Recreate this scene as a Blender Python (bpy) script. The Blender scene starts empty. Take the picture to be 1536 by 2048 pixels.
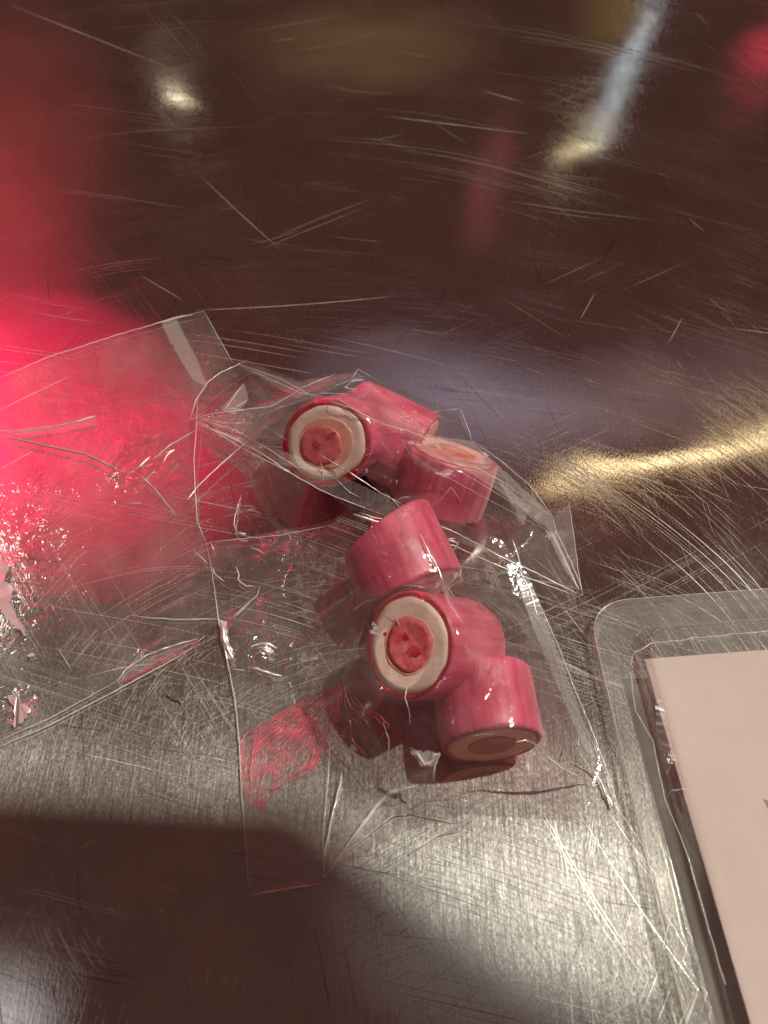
import bpy, bmesh, math, random
import numpy as np
from mathutils import Vector, Matrix, noise

random.seed(7)
S = bpy.context.scene
C = S.collection
MM = 0.001

# ------------------------------------------------------------------ camera
TILT = math.radians(33)
DIST = 0.138
FPX = 1900.0                       # focal length in pixels of a 1536 x 2048 frame
CAMPOS = Vector((0, -math.sin(TILT), math.cos(TILT))) * DIST
RIGHT = Vector((1, 0, 0))
UP = Vector((0, math.cos(TILT), math.sin(TILT)))
FWD = Vector((0, math.sin(TILT), -math.cos(TILT)))
cam_d = bpy.data.cameras.new('camera')
cam = bpy.data.objects.new('camera', cam_d); C.objects.link(cam)
cam.location = CAMPOS; cam.rotation_euler = (TILT, 0, 0)
cam_d.sensor_fit = 'VERTICAL'; cam_d.sensor_height = 36; cam_d.lens = FPX / 2048 * 36
cam_d.clip_start = 0.01; cam_d.clip_end = 20
cam_d.dof.use_dof = True; cam_d.dof.focus_distance = 0.131; cam_d.dof.aperture_fstop = 34
S.camera = cam

def ray(px, py):
    return (FWD * FPX + RIGHT * (px - 768) + UP * (1024 - py)).normalized()
def P(px, py, z=0.0):
    d = ray(px, py)
    t = (z - CAMPOS.z) / d.z
    return CAMPOS + d * t

# ------------------------------------------------------------------ world and lamps
w = bpy.data.worlds.new('World'); S.world = w; w.use_nodes = True
bg = w.node_tree.nodes['Background']
bg.inputs[0].default_value = (0.075, 0.032, 0.026, 1); bg.inputs[1].default_value = 1.0
S.view_settings.view_transform = 'Standard'; S.view_settings.look = 'None'
S.view_settings.exposure = 0; S.view_settings.gamma = 1
S.cycles.use_denoising = True
S.cycles.max_bounces = 10; S.cycles.transparent_max_bounces = 24
S.cycles.caustics_reflective = True; S.cycles.blur_glossy = 1.0; S.cycles.caustics_refractive = False
S.cycles.sample_clamp_indirect = 3

def lamp(name, px, py, u, v, col, L, shape='ELLIPSE', R=0.7):
    """a lamp above the table, standing where the steel mirrors it at that place"""
    def at(x, y):
        p = P(x, y); d = (p - CAMPOS).normalized(); r = Vector((d.x, d.y, -d.z))
        return p + r * R, r
    c, r = at(px, py)
    a0, _ = at(px + u[0], py + u[1]); a1, _ = at(px - u[0], py - u[1])
    b0, _ = at(px + v[0], py + v[1]); b1, _ = at(px - v[0], py - v[1])
    xa = a0 - a1; xa -= r * xa.dot(r)
    yb = b0 - b1; yb -= r * yb.dot(r)
    sx = xa.length; X = xa.normalized(); Z = r.normalized(); Y = Z.cross(X)
    sy = abs(yb.dot(Y))
    ld = bpy.data.lights.new(name, 'AREA'); ld.shape = shape
    ld.size = sx; ld.size_y = sy
    A = sx * sy * (math.pi / 4 if shape == 'ELLIPSE' else 1)
    ld.color = col; ld.energy = L * math.pi * A
    o = bpy.data.objects.new(name, ld); C.objects.link(o)
    o.matrix_world = Matrix((X, Y, Z)).transposed().to_4x4()
    o.location = c
    return o

def soft(name, px, py, u, v, col, L, n=4):
    for i in range(n):
        k = 1.35 - i * 1.05 / (n - 1)
        lamp(name, px, py, (u[0] * k, u[1] * k), (v[0] * k, v[1] * k), col, L / n * 1.25, R=0.70 + .004 * (n - i))

def key(name, direction, dist, size, col, E):
    """small strong lamp; E = irradiance/pi it gives a facing surface"""
    d = Vector(direction).normalized()
    ld = bpy.data.lights.new(name, 'AREA'); ld.shape = 'DISK'; ld.size = size
    A = math.pi * size * size / 4
    ld.energy = E * math.pi * dist * dist / A * math.pi * A
    ld.color = col
    o = bpy.data.objects.new(name, ld); C.objects.link(o)
    o.location = d * dist
    o.rotation_euler = d.to_track_quat('Z', 'Y').to_euler()
    return o

_d = ray(1790, 1800)
KEYDIR = Vector((_d.x, _d.y + .02, -_d.z)).normalized()
key('key_lamp', KEYDIR, 3.0, 0.055, (1.0, 0.945, 0.82), 1.02)
soft('corner_window', -20, 2030, (70, 60), (-60, 70), (0.95, 0.92, 0.95), 0.8)
lamp('warm_strip', 1380, 905, (300, -58), (2, 10), (1.0, 0.76, 0.42), 4.2, 'RECTANGLE')
soft('pale_panel', 930, 800, (240, 40), (-20, 90), (0.75, 0.72, 1.0), 0.27)
soft('pale_panel_far', 1300, 800, (300, -30), (0, 80), (1.0, 0.75, 0.8), 0.12)
soft('red_lamp', -80, 890, (100, 0), (0, 200), (1.0, 0.015, 0.10), 3.6)
soft('red_glow_mid', -10, 600, (170, 0), (-20, 230), (1.0, 0.03, 0.10), 0.38)
soft('red_glow', 120, 890, (310, 60), (-60, 210), (1.0, 0.010, 0.10), 1.5)
soft('red_glow_top', 0, 330, (180, 60), (-40, 240), (1.0, 0.08, 0.10), 0.22)
lamp('side_lamp', -62, 1190, (30, 0), (10, 80), (1.0, 0.97, 0.9), 15, 'ELLIPSE')
lamp('strip_lamp', 1250, 150, (60, -150), (2.5, 1.2), (0.75, 0.88, 1.0), 6.0, 'ELLIPSE')
lamp('strip_lamp_end', 1160, 292, (50, -26), (4, 8), (1.0, 0.85, 0.5), 4.0, 'ELLIPSE')
lamp('small_lamp', 355, 190, (26, 12), (-6, 14), (1.0, 0.9, 0.65), 3.2, 'ELLIPSE')
soft('olive_panel', 1235, 20, (60, 0), (0, 60), (0.6, 0.42, 0.05), 0.22)
soft('red_spot', 1530, 110, (50, 0), (0, 60), (1.0, 0.05, 0.12), 0.7)
soft('pink_strip', 975, 370, (-30, 130), (12, 3), (1.0, 0.2, 0.25), 0.35)
lamp('far_fill', 300, -1500, (700, 0), (0, 300), (0.9, 0.88, 0.95), 1.4, 'ELLIPSE')  # added fill from far side, brings out scratches and lights the candies
lamp('back_fill', 500, 9000, (1600, 0), (0, 1600), (0.95, 0.92, 0.9), 2.6, 'ELLIPSE')  # added fill from behind the camera, for candy fronts and lower scratches
soft('grey_fill', 1000, 1900, (260, 90), (-90, 150), (0.82, 0.86, 0.86), 0.17)  # added soft fill that lifts the shaded steel
soft('gold_panel', 740, 90, (200, 0), (0, 70), (0.9, 0.55, 0.2), 0.12)

# ------------------------------------------------------------------ helpers
def mat(name):
    m = bpy.data.materials.new(name); m.use_nodes = True
    nt = m.node_tree
    return m, nt, nt.nodes['Principled BSDF'], nt.nodes['Material Output']
def N(nt, t, **kw):
    n = nt.nodes.new(t)
    for k, v in kw.items(): setattr(n, k, v)
    return n
def mathn(nt, op, a, b=None, c=None, clamp=False):
    n = N(nt, 'ShaderNodeMath', operation=op); n.use_clamp = clamp
    for i, x in enumerate((a, b, c)):
        if x is None: continue
        if isinstance(x, (int, float)): n.inputs[i].default_value = x
        else: nt.links.new(x, n.inputs[i])
    return n.outputs[0]
def comb(nt, x, y, z=0.0):
    n = N(nt, 'ShaderNodeCombineXYZ')
    for i, v in enumerate((x, y, z)):
        if isinstance(v, (int, float)): n.inputs[i].default_value = v
        else: nt.links.new(v, n.inputs[i])
    return n.outputs[0]
def noise_n(nt, vec, scale, detail=0, rough=0.5):
    n = N(nt, 'ShaderNodeTexNoise'); n.inputs['Scale'].default_value = scale
    n.inputs['Detail'].default_value = detail; n.inputs['Roughness'].default_value = rough
    nt.links.new(vec, n.inputs['Vector'])
    return n.outputs['Fac']
def ramp(nt, fac, lo, hi, interp='LINEAR'):
    n = N(nt, 'ShaderNodeMapRange'); n.clamp = True
    n.interpolation_type = interp
    n.inputs['From Min'].default_value = lo; n.inputs['From Max'].default_value = hi
    nt.links.new(fac, n.inputs['Value'])
    return n.outputs['Result']
def mixc(nt, fac, a, b, mode='MIX'):
    n = N(nt, 'ShaderNodeMix', data_type='RGBA', blend_type=mode)
    for s, v in ((n.inputs[0], fac), (n.inputs[6], a), (n.inputs[7], b)):
        if isinstance(v, (int, float)): s.default_value = v
        elif isinstance(v, tuple): s.default_value = v + (1,) if len(v) == 3 else v
        else: nt.links.new(v, s)
    return n.outputs[2]

def obj(name, verts, faces, m, parent=None, smooth=True):
    me = bpy.data.meshes.new(name); me.from_pydata([tuple(v) for v in verts], [], faces); me.update()
    if smooth: me.polygons.foreach_set('use_smooth', [True] * len(me.polygons))
    if m: me.materials.append(m)
    o = bpy.data.objects.new(name, me); C.objects.link(o)
    if parent: o.parent = parent
    return o
def empty(name, loc, label, cat, group=None):
    o = bpy.data.objects.new(name, None); C.objects.link(o); o.location = loc
    o.empty_display_size = 0.004
    o['label'] = label; o['category'] = cat
    if group: o['group'] = group
    return o

# ------------------------------------------------------------------ steel table top
TANV = (0.0, 1.0)
def steel_material():
    m, nt, b, out = mat('scratched_steel')
    tc = N(nt, 'ShaderNodeTexCoord'); co = tc.outputs['Object']
    sp = N(nt, 'ShaderNodeSeparateXYZ'); nt.links.new(co, sp.inputs[0])
    x, y = sp.outputs[0], sp.outputs[1]
    wob = noise_n(nt, co, 45, 0)
    def arcs(cx, cy, fr, ft, lo, hi, seed, cut=0.45):
        dx = mathn(nt, 'SUBTRACT', x, cx); dy = mathn(nt, 'SUBTRACT', y, cy)
        r = mathn(nt, 'SQRT', mathn(nt, 'ADD', mathn(nt, 'MULTIPLY', dx, dx), mathn(nt, 'MULTIPLY', dy, dy)))
        r = mathn(nt, 'ADD', r, mathn(nt, 'MULTIPLY', wob, 0.0022))
        th = mathn(nt, 'ARCTAN2', dy, dx)
        v = comb(nt, mathn(nt, 'MULTIPLY', r, fr), mathn(nt, 'MULTIPLY', th, ft), seed)
        s = ramp(nt, noise_n(nt, v, 1.0), lo, hi)
        v2 = comb(nt, mathn(nt, 'MULTIPLY', r, 130), mathn(nt, 'MULTIPLY', th, ft * 0.6), seed + 5)
        return mathn(nt, 'MULTIPLY', s, ramp(nt, noise_n(nt, v2, 1.0), cut, cut + 0.15))
    def lines(ang, f, ft, lo, hi, seed, cut=0.5):
        ca, sa = math.cos(math.radians(ang)), math.sin(math.radians(ang))
        u = mathn(nt, 'ADD', mathn(nt, 'MULTIPLY', x, ca), mathn(nt, 'MULTIPLY', y, sa))
        q = mathn(nt, 'SUBTRACT', mathn(nt, 'MULTIPLY', y, ca), mathn(nt, 'MULTIPLY', x, sa))
        q = mathn(nt, 'ADD', q, mathn(nt, 'MULTIPLY', wob, 0.0012))
        v = comb(nt, mathn(nt, 'MULTIPLY', u, ft), mathn(nt, 'MULTIPLY', q, f), seed)
        s = ramp(nt, noise_n(nt, v, 1.0), lo, hi)
        v2 = comb(nt, mathn(nt, 'MULTIPLY', u, ft * .4), mathn(nt, 'MULTIPLY', q, 90), seed + 3)
        return mathn(nt, 'MULTIPLY', s, ramp(nt, noise_n(nt, v2, 1.0), cut, cut + 0.12))
    def mx(*a):
        r = a[0]
        for q in a[1:]: r = mathn(nt, 'MAXIMUM', r, q)
        return r
    c0 = P(650, 1560)
    fine = mx(arcs(c0.x, c0.y, 8600, 6, .63, .80, 1.3), arcs(c0.x + .01, c0.y - .03, 7000, 4, .64, .80, 4.1, .5),
              lines(-18, 8800, 42, .65, .84, 2.2, .48), lines(-55, 8400, 46, .65, .84, 8.8, .48), lines(28, 8800, 44, .67, .86, 6.1, .52))
    bold = mx(arcs(c0.x - .02, c0.y - .02, 5600, 2, .71, .80, 11.0, .5), lines(-12, 5200, 22, .74, .82, 13.0, .55),
              lines(-60, 5200, 26, .73, .82, 17.0, .55), lines(30, 5200, 24, .77, .84, 19.0, .6))
    dark = mx(lines(-8, 2600, 70, .73, .79, 23.0, .55), lines(62, 2600, 80, .73, .79, 29.0, .55), lines(-75, 2600, 60, .74, .79, 31.0, .55))
    # vertical brushed grain
    gv = comb(nt, mathn(nt, 'MULTIPLY', x, 6400), mathn(nt, 'MULTIPLY', y, 1500), 0)
    grain = noise_n(nt, gv, 1.0, 2, .6)
    gv2 = comb(nt, mathn(nt, 'MULTIPLY', x, 3300), mathn(nt, 'MULTIPLY', y, 240), 3)
    grain2 = noise_n(nt, gv2, 1.0, 1)
    smudge = noise_n(nt, co, 55, 4, .6)
    rgh = mathn(nt, 'ADD', 0.035, mathn(nt, 'MULTIPLY', ramp(nt, smudge, .35, .7), 0.07))
    rgh = mathn(nt, 'ADD', rgh, mathn(nt, 'MULTIPLY', mathn(nt, 'MULTIPLY_ADD', grain, 1, -0.5), 0.09))
    rgh = mathn(nt, 'ADD', rgh, mathn(nt, 'MULTIPLY', fine, 0.12))
    rgh = mathn(nt, 'ADD', rgh, mathn(nt, 'MULTIPLY', bold, 0.32), clamp=True)
    col = mixc(nt, ramp(nt, smudge, .35, .65), (0.60, 0.585, 0.545), (0.70, 0.685, 0.64))
    col = mixc(nt, mathn(nt, 'MULTIPLY', dark, .6), col, (0.22, 0.2, 0.19))
    nt.links.new(col, b.inputs['Base Color']); nt.links.new(rgh, b.inputs['Roughness'])
    b.inputs['Metallic'].default_value = 1
    h = mathn(nt, 'ADD', mathn(nt, 'MULTIPLY', grain, .9), mathn(nt, 'MULTIPLY', grain2, .7))
    h = mathn(nt, 'SUBTRACT', h, mathn(nt, 'MULTIPLY', fine, .34))
    h = mathn(nt, 'SUBTRACT', h, mathn(nt, 'MULTIPLY', bold, .5))
    bp = N(nt, 'ShaderNodeBump'); bp.inputs['Strength'].default_value = 1
    bp.inputs['Distance'].default_value = 0.000022
    nt.links.new(h, bp.inputs['Height'])
    wv = noise_n(nt, co, 38, 1)
    bp2 = N(nt, 'ShaderNodeBump'); bp2.inputs['Strength'].default_value = 1
    bp2.inputs['Distance'].default_value = 0.00045
    nt.links.new(wv, bp2.inputs['Height']); nt.links.new(bp.outputs[0], bp2.inputs['Normal'])
    bpm = N(nt, 'ShaderNodeBump'); bpm.inputs['Strength'].default_value = 1; bpm.inputs['Distance'].default_value = 0.0000045
    nt.links.new(h, bpm.inputs['Height'])
    bp3 = N(nt, 'ShaderNodeBump'); bp3.inputs['Strength'].default_value = 1; bp3.inputs['Distance'].default_value = 0.0002
    nt.links.new(wv, bp3.inputs['Height']); nt.links.new(bpm.outputs[0], bp3.inputs['Normal'])
    nt.links.new(bp3.outputs[0], b.inputs['Normal'])
    # brushed lobe: the vertical grain spreads light sideways
    tan = comb(nt, TANV[0], TANV[1], 0.0)
    g2 = N(nt, 'ShaderNodeBsdfAnisotropic')
    nt.links.new(mathn(nt, 'ADD', 0.42, mathn(nt, 'MULTIPLY', mathn(nt, 'ADD', fine, bold), .1)), g2.inputs['Roughness'])
    g2.inputs['Anisotropy'].default_value = 0.68
    nt.links.new(tan, g2.inputs['Tangent'])
    nt.links.new(mixc(nt, 0.0, col, (.6, .6, .6)), g2.inputs['Color'])
    nt.links.new(bp2.outputs[0], g2.inputs['Normal'])
    mixs = N(nt, 'ShaderNodeMixShader')
    f2 = mathn(nt, 'ADD', mathn(nt, 'MULTIPLY_ADD', mathn(nt, 'MULTIPLY', ramp(nt, grain, .3, .7), ramp(nt, grain2, .25, .75)), .33, 0.075), mathn(nt, 'ADD', mathn(nt, 'MULTIPLY', fine, .15), mathn(nt, 'MULTIPLY', bold, .25)), clamp=True)
    nt.links.new(f2, mixs.inputs[0]); nt.links.new(b.outputs[0], mixs.inputs[1]); nt.links.new(g2.outputs[0], mixs.inputs[2])
    nt.links.new(mixs.outputs[0], out.inputs['Surface'])
    return m
STEEL = steel_material()
t = 0.45
top = obj('table_top', [(-t, -t, 0), (t, -t, 0), (t, t, 0), (-t, t, 0), (-t, -t, -.002), (t, -t, -.002), (t, t, -.002), (-t, t, -.002)],
          [(0, 1, 2, 3), (7, 6, 5, 4), (0, 4, 5, 1), (1, 5, 6, 2), (2, 6, 7, 3), (3, 7, 4, 0)], STEEL, smooth=False)
top['kind'] = 'structure'; top['label'] = 'brushed stainless steel table top covered in fine curved scratches'

# ------------------------------------------------------------------ candies
def candy_mat(name, a, b_, mott=220, rough=.28, sss=.35, bump=.00008, fleck=None):
    m, nt, b, out = mat(name)
    tc = N(nt, 'ShaderNodeTexCoord'); co = tc.outputs['Object']
    oi = N(nt, 'ShaderNodeObjectInfo')
    va = N(nt, 'ShaderNodeVectorMath', operation='ADD'); nt.links.new(co, va.inputs[0]); nt.links.new(oi.outputs['Random'], va.inputs[1])
    v = va.outputs[0]
    sp = N(nt, 'ShaderNodeSeparateXYZ'); nt.links.new(v, sp.inputs[0])
    st = comb(nt, mathn(nt, 'MULTIPLY', sp.outputs[0], 900), mathn(nt, 'MULTIPLY', sp.outputs[1], 900), mathn(nt, 'MULTIPLY', sp.outputs[2], 120))
    n1 = noise_n(nt, v, mott, 4, .6); n2 = noise_n(nt, st, 1.0, 2)
    f = ramp(nt, mathn(nt, 'ADD', mathn(nt, 'MULTIPLY', n1, .45), mathn(nt, 'MULTIPLY', n2, .55)), .36, .64)
    col = mixc(nt, f, a, b_)
    if fleck:
        col = mixc(nt, mathn(nt, 'MULTIPLY', ramp(nt, noise_n(nt, v, 1500, 1), .70, .80), .6), col, fleck)
    nt.links.new(col, b.inputs['Base Color'])
    b.inputs['Roughness'].default_value = rough
    nt.links.new(mathn(nt, 'ADD', rough - .08, mathn(nt, 'MULTIPLY', n1, .3)), b.inputs['Roughness'])
    b.inputs['Subsurface Weight'].default_value = sss
    b.inputs['Subsurface Radius'].default_value = (1.0, .35, .3)
    b.inputs['Subsurface Scale'].default_value = 0.0016
    bp = N(nt, 'ShaderNodeBump'); bp.inputs['Distance'].default_value = bump
    nt.links.new(mathn(nt, 'ADD', noise_n(nt, v, 650, 3), mathn(nt, 'MULTIPLY', n2, .5)), bp.inputs['Height'])
    nt.links.new(bp.outputs[0], b.inputs['Normal'])
    return m
RIND = candy_mat('candy_pink_rind', (0.50, 0.035, 0.085), (0.76, 0.145, 0.255), 260, .36, .65, .00007, (.86, .42, .48))
RING = candy_mat('candy_red_ring', (0.30, 0.006, 0.014), (0.55, 0.03, 0.04), 900)
WHITE = candy_mat('candy_white_layer', (0.90, 0.63, 0.52), (0.97, 0.77, 0.68), 260, .38, .3, .00008)
CORE = candy_mat('candy_red_centre', (0.66, 0.06, 0.11), (0.86, 0.24, 0.24), 420, .3, .35, .00012)
SEED = candy_mat('candy_dark_mark', (0.36, 0.015, 0.03), (0.68, 0.08, 0.10), 600, .25, .2)
BROWN = candy_mat('candy_caramel_centre', (0.50, 0.08, 0.05), (0.66, 0.18, 0.11), 420, .3, .3, .00015)

PTAN = candy_mat('candy_pink_tan_layer', (0.60, 0.20, 0.20), (0.78, 0.38, 0.36), 260, .3, .3)
BLUSH = candy_mat('candy_orange_blush', (0.88, 0.36, 0.25), (0.90, 0.52, 0.38), 700)
TAN = candy_mat('candy_tan_layer', (0.80, 0.25, 0.15), (0.90, 0.38, 0.26), 260, .3, .3)
CANDY_TREES = []
def wob(a, k, seed): return noise.noise(Vector((math.cos(a) * k, math.sin(a) * k, seed)))
def make_candy(px, py, n, L, rx, ry, label, roll=0, cutf=(0, 0), cutb=(0, 0), seed=0, centre=(0.0, 0.0), cr=.48, wr=.87,
               marks=((-.17, .1, .09, .15), (.16, -.12, .15, .1)), core_mat=None, white_mat=None, blush=.05, zlift=0.0002):
    fw = ray(px, py); rt = (RIGHT - fw * RIGHT.dot(fw)).normalized(); up_ = rt.cross(fw)
    n = (rt * n[0] + up_ * n[1] - fw * n[2]).normalized()
    u = RIGHT - n * RIGHT.dot(n)
    if u.length < .3: u = UP - n * UP.dot(n)
    u.normalize(); v = n.cross(u)
    cu, su = math.cos(roll), math.sin(roll)
    u, v = u * cu + v * su, v * cu - u * su
    R3 = Matrix((u, v, n)).transposed()
    SEG = 56
    def rim(a):
        return 1 + .035 * wob(a, 1.1, seed) + .012 * wob(a, 4, seed + 3)
    def cut(x, y, z):      # oblique chopped ends, blended along the length
        tf = (z + L) / L; tb = 1 - tf
        return z + tf * (cutf[0] * x + cutf[1] * y) + tb * (cutb[0] * x + cutb[1] * y)
    def pt(a, f, z):
        x = math.cos(a) * rx * rim(a) * f; y = math.sin(a) * ry * rim(a) * f
        k = 1 + .02 * noise.noise(Vector((math.cos(a) * 1.5, z * 300, seed + 9)))
        x *= k; y *= k
        return Vector((x, y, cut(x, y, z)))
    def lathe(rows, closed_end=False, c=(0, 0)):
        vs, fs = [], []
        for (f, z) in rows:
            for i in range(SEG): vs.append(pt(2 * math.pi * i / SEG, f, z))
        for j in range(len(rows) - 1):
            for i in range(SEG):
                k = (i + 1) % SEG
                fs.append((j * SEG + i, j * SEG + k, (j + 1) * SEG + k, (j + 1) * SEG + i))
        return vs, fs
    B = .45 * MM
    # rind: body plus back end; origin of local frame = centre of the front face
    rows = [(.001, -L - .0001), (.45, -L - .0001), (.9, -L)]
    for k in range(5):
        a = k / 4 * math.pi / 2
        rows.append((1 - (B / rx) * (1 - math.sin(a)), -L + B * (1 - math.cos(a))))
    nn = 12
    for k in range(1, nn): rows.append((1 + .012 * math.sin(math.pi * k / nn), -L + B + (L - 2 * B) * k / nn))
    for k in range(5):
        a = math.pi / 2 - k / 4 * math.pi / 2
        rows.append((1 - (B / rx) * (1 - math.sin(a)), -B * (1 - math.cos(a))))
    rows.append((wr + .05, -.00002)); rows.append((wr + .045, -.0006))
    vr, fr = lathe(rows)
    o0 = CAMPOS + ray(px, py) * .12
    zmin = min((o0 + R3 @ q).z for q in vr)
    d = ray(px, py)
    org = o0 + d * ((zmin - zlift) / -d.z)
    root = empty('rock_candy', (0, 0, 0), label, 'candy', 'cut rock candies lying in the clear wrappers')
    M = Matrix.Translation(org) @ R3.to_4x4()
    root.matrix_world = M
    allv = [M @ q for q in vr]
    CANDY_TREES.append(allv)
    obj('rind', vr, fr, RIND, root)
    for mm_ in (RING, WHITE, CORE, SEED, BROWN, TAN, PTAN, BLUSH): mm_.node_tree.nodes['Principled BSDF'].inputs['Subsurface Weight'].default_value = 0
    # red ring
    def band(name, f0, f1, zp, m, edge_noise, s2, cx=0, cy=0, dome=.0):
        vs, fs = [], []
        cols = 5
        K = 72
        for j in range(cols + 1):
            t_ = j / cols
            for i in range(K):
                a = 2 * math.pi * i / K
                e0 = f0 * (1 + edge_noise * wob(a, 2.5, s2)) if f0 else 0.0001
                e1 = f1 * (1 + edge_noise * wob(a, 2.5, s2 + 7))
                f = e0 + (e1 - e0) * t_
                x = math.cos(a) * rx * f * rim(a) + cx * rx * (1 - t_ if f0 else 1); y = math.sin(a) * ry * f * rim(a) + cy * ry * (1 - t_ if f0 else 1)
                zz = zp + .000015 * noise.noise(Vector((x * 900, y * 900, s2))) + dome * (1 - f * f)
                vs.append(Vector((x, y, cut(x, y, zz))))
        base = len(vs)
        for i in range(K):      # outer skirt, gives the layer its depth
            q = vs[cols * K + i]; vs.append(Vector((q.x, q.y, q.z - .0009)))
        for j in range(cols + 1):
            for i in range(K):
                k = (i + 1) % K
                fs.append((j * K + i, (j + 1) * K + i, (j + 1) * K + k, j * K + k))
        return obj(name, vs, fs, m, root)
    band('red_ring', wr - .06, min(.955, wr + .1), .00003, RING, .03, seed + 1)
    band('white_layer', cr - .22, wr, .00005, white_mat or WHITE, .035, seed + 2)
    band('centre', 0, cr, .00011, core_mat or CORE, .03, seed + 20, *centre)
    if core_mat is None: band('inner_blush', cr - .06, cr + blush, .00008, BLUSH, .05, seed + 40, *centre)
    for (mx_, my_, ma, mb) in marks:
        vs = [Vector((mx_ * rx, my_ * ry, cut(mx_ * rx, my_ * ry, .00015)))]
        for ring, zf in ((.55, .00010), (1.0, .00008)):
            for i in range(22):
                a = 2 * math.pi * i / 22
                k = ring * (1 + .75 * wob(a, 2.2, seed + mx_ * 9))
                x = (mx_ + ma * math.cos(a) * k) * rx; y = (my_ + mb * math.sin(a) * k) * ry
                vs.append(Vector((x, y, cut(x, y, zf + .00006))))
        fs = [(0, 1 + i, 1 + (i + 1) % 22) for i in range(22)]
        fs += [(1 + i, 23 + i, 23 + (i + 1) % 22, 1 + (i + 1) % 22) for i in range(22)]
        obj('dark_mark', vs, fs, SEED, root)
    return root

make_candy(652, 886, (-.40, -.12, .90), 12 * MM, 7.0 * MM, 6.0 * MM,
           'upper left candy with its cut face showing an orange red centre in a white ring', roll=.35, seed=1, cr=.46, blush=.13, centre=(-.12, -.02), wr=.84,
           marks=((-.20, .02, .07, .13), (.15, .12, .09, .07)))
make_candy(842, 908, (.86, -.42, .12), 12.5 * MM, 6.3 * MM, 6.0 * MM,
           'plain pink candy lying behind the upper ones, only its smooth side in view', seed=5, cutb=(.15, 0), white_mat=PTAN, marks=())
make_candy(905, 905, (.29, .90, .27), 8.0 * MM, 6.7 * MM, 6.0 * MM,
           'red pink candy at the upper right, its cut face turned up and away', seed=9, core_mat=BROWN, white_mat=PTAN, marks=((-.1, .05, .28, .07), (.2, -.1, .1, .1)))
make_candy(832, 1186, (.42, -.86, .25), 9.3 * MM, 6.9 * MM, 6.4 * MM,
           'pink candy on its side in the middle, right behind the round white ringed one', seed=14, cutb=(-.22, 0), white_mat=PTAN, marks=())
make_candy(818, 1290, (-.52, .03, .85), 13.3 * MM, 6.1 * MM, 6.4 * MM,
           'lower candy facing the camera with pink centre, wide white ring and two dark marks', seed=21, cr=.50,
           marks=((-.06, .14, .08, .07), (.12, -.12, .15, .11), (-.52, .22, .045, .025)))
make_candy(984, 1490, (.13, -.93, .33), 8.9 * MM, 6.1 * MM, 5.9 * MM,
           'short pink candy nearest the bottom with a brownish lower cut face', seed=30, core_mat=BROWN, white_mat=TAN,
           marks=())

# ------------------------------------------------------------------ the phone held above, whose shade falls on the lower left
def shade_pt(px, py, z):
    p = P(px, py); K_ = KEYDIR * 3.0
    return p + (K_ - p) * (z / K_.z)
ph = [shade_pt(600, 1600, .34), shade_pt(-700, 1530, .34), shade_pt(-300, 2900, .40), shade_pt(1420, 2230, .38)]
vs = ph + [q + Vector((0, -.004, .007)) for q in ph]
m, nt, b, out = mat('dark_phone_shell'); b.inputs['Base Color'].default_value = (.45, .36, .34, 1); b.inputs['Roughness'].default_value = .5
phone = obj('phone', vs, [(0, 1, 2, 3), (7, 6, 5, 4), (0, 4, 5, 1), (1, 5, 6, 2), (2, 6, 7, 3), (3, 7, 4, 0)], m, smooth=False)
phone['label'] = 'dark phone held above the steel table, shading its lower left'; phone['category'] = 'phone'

# ------------------------------------------------------------------ clear film wrappers
def film_mat(name, diff=.033, glossmul=1.0, rough=.06):
    m, nt, b, out = mat(name)
    nt.nodes.remove(b)
    fr = N(nt, 'ShaderNodeFresnel'); fr.inputs['IOR'].default_value = 1.6
    gl = N(nt, 'ShaderNodeBsdfAnisotropic'); gl.inputs['Roughness'].default_value = rough
    gl.inputs['Color'].default_value = (1, 1, 1, 1)
    tr = N(nt, 'ShaderNodeBsdfTransparent'); tr.inputs['Color'].default_value = (.985, .975, .97, 1)
    df = N(nt, 'ShaderNodeBsdfDiffuse'); df.inputs['Color'].default_value = (.9, .88, .87, 1)
    tl = N(nt, 'ShaderNodeBsdfTranslucent'); tl.inputs['Color'].default_value = (.9, .88, .87, 1)
    tc = N(nt, 'ShaderNodeTexCoord')
    bp = N(nt, 'ShaderNodeBump'); bp.inputs['Distance'].default_value = .00012
    nt.links.new(noise_n(nt, tc.outputs['Object'], 420, 3, .6), bp.inputs['Height']); nt.links.new(bp.outputs[0], gl.inputs['Normal'])
    a1 = N(nt, 'ShaderNodeMixShader'); nt.links.new(df.outputs[0], a1.inputs[1]); nt.links.new(tl.outputs[0], a1.inputs[2]); a1.inputs[0].default_value = .5
    a = N(nt, 'ShaderNodeMixShader'); nt.links.new(tr.outputs[0], a.inputs[1]); nt.links.new(a1.outputs[0], a.inputs[2])
    dirt = ramp(nt, noise_n(nt, tc.outputs['Object'], 150, 4, .65), .42, .75)
    nt.links.new(mathn(nt, 'MULTIPLY_ADD', dirt, diff * 2.4, diff), a.inputs[0])
    c = N(nt, 'ShaderNodeMixShader'); nt.links.new(mathn(nt, 'MINIMUM', mathn(nt, 'MULTIPLY', fr.outputs[0], 1.8 * glossmul), .30), c.inputs[0])
    nt.links.new(a.outputs[0], c.inputs[1]); nt.links.new(gl.outputs[0], c.inputs[2])
    nt.links.new(c.outputs[0], out.inputs['Surface'])
    return m
FILM = film_mat('clear_cellophane')
def crease_mat(name, alpha, col=(.95, .93, .9)):
    m, nt, b, out = mat(name)
    b.inputs['Base Color'].default_value = col + (1,)
    b.inputs['Roughness'].default_value = .22; b.inputs['Specular IOR Level'].default_value = .9
    b.inputs['Alpha'].default_value = alpha
    b.inputs['Coat Weight'].default_value = 1; b.inputs['Coat Roughness'].default_value = .15
    return m
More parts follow.
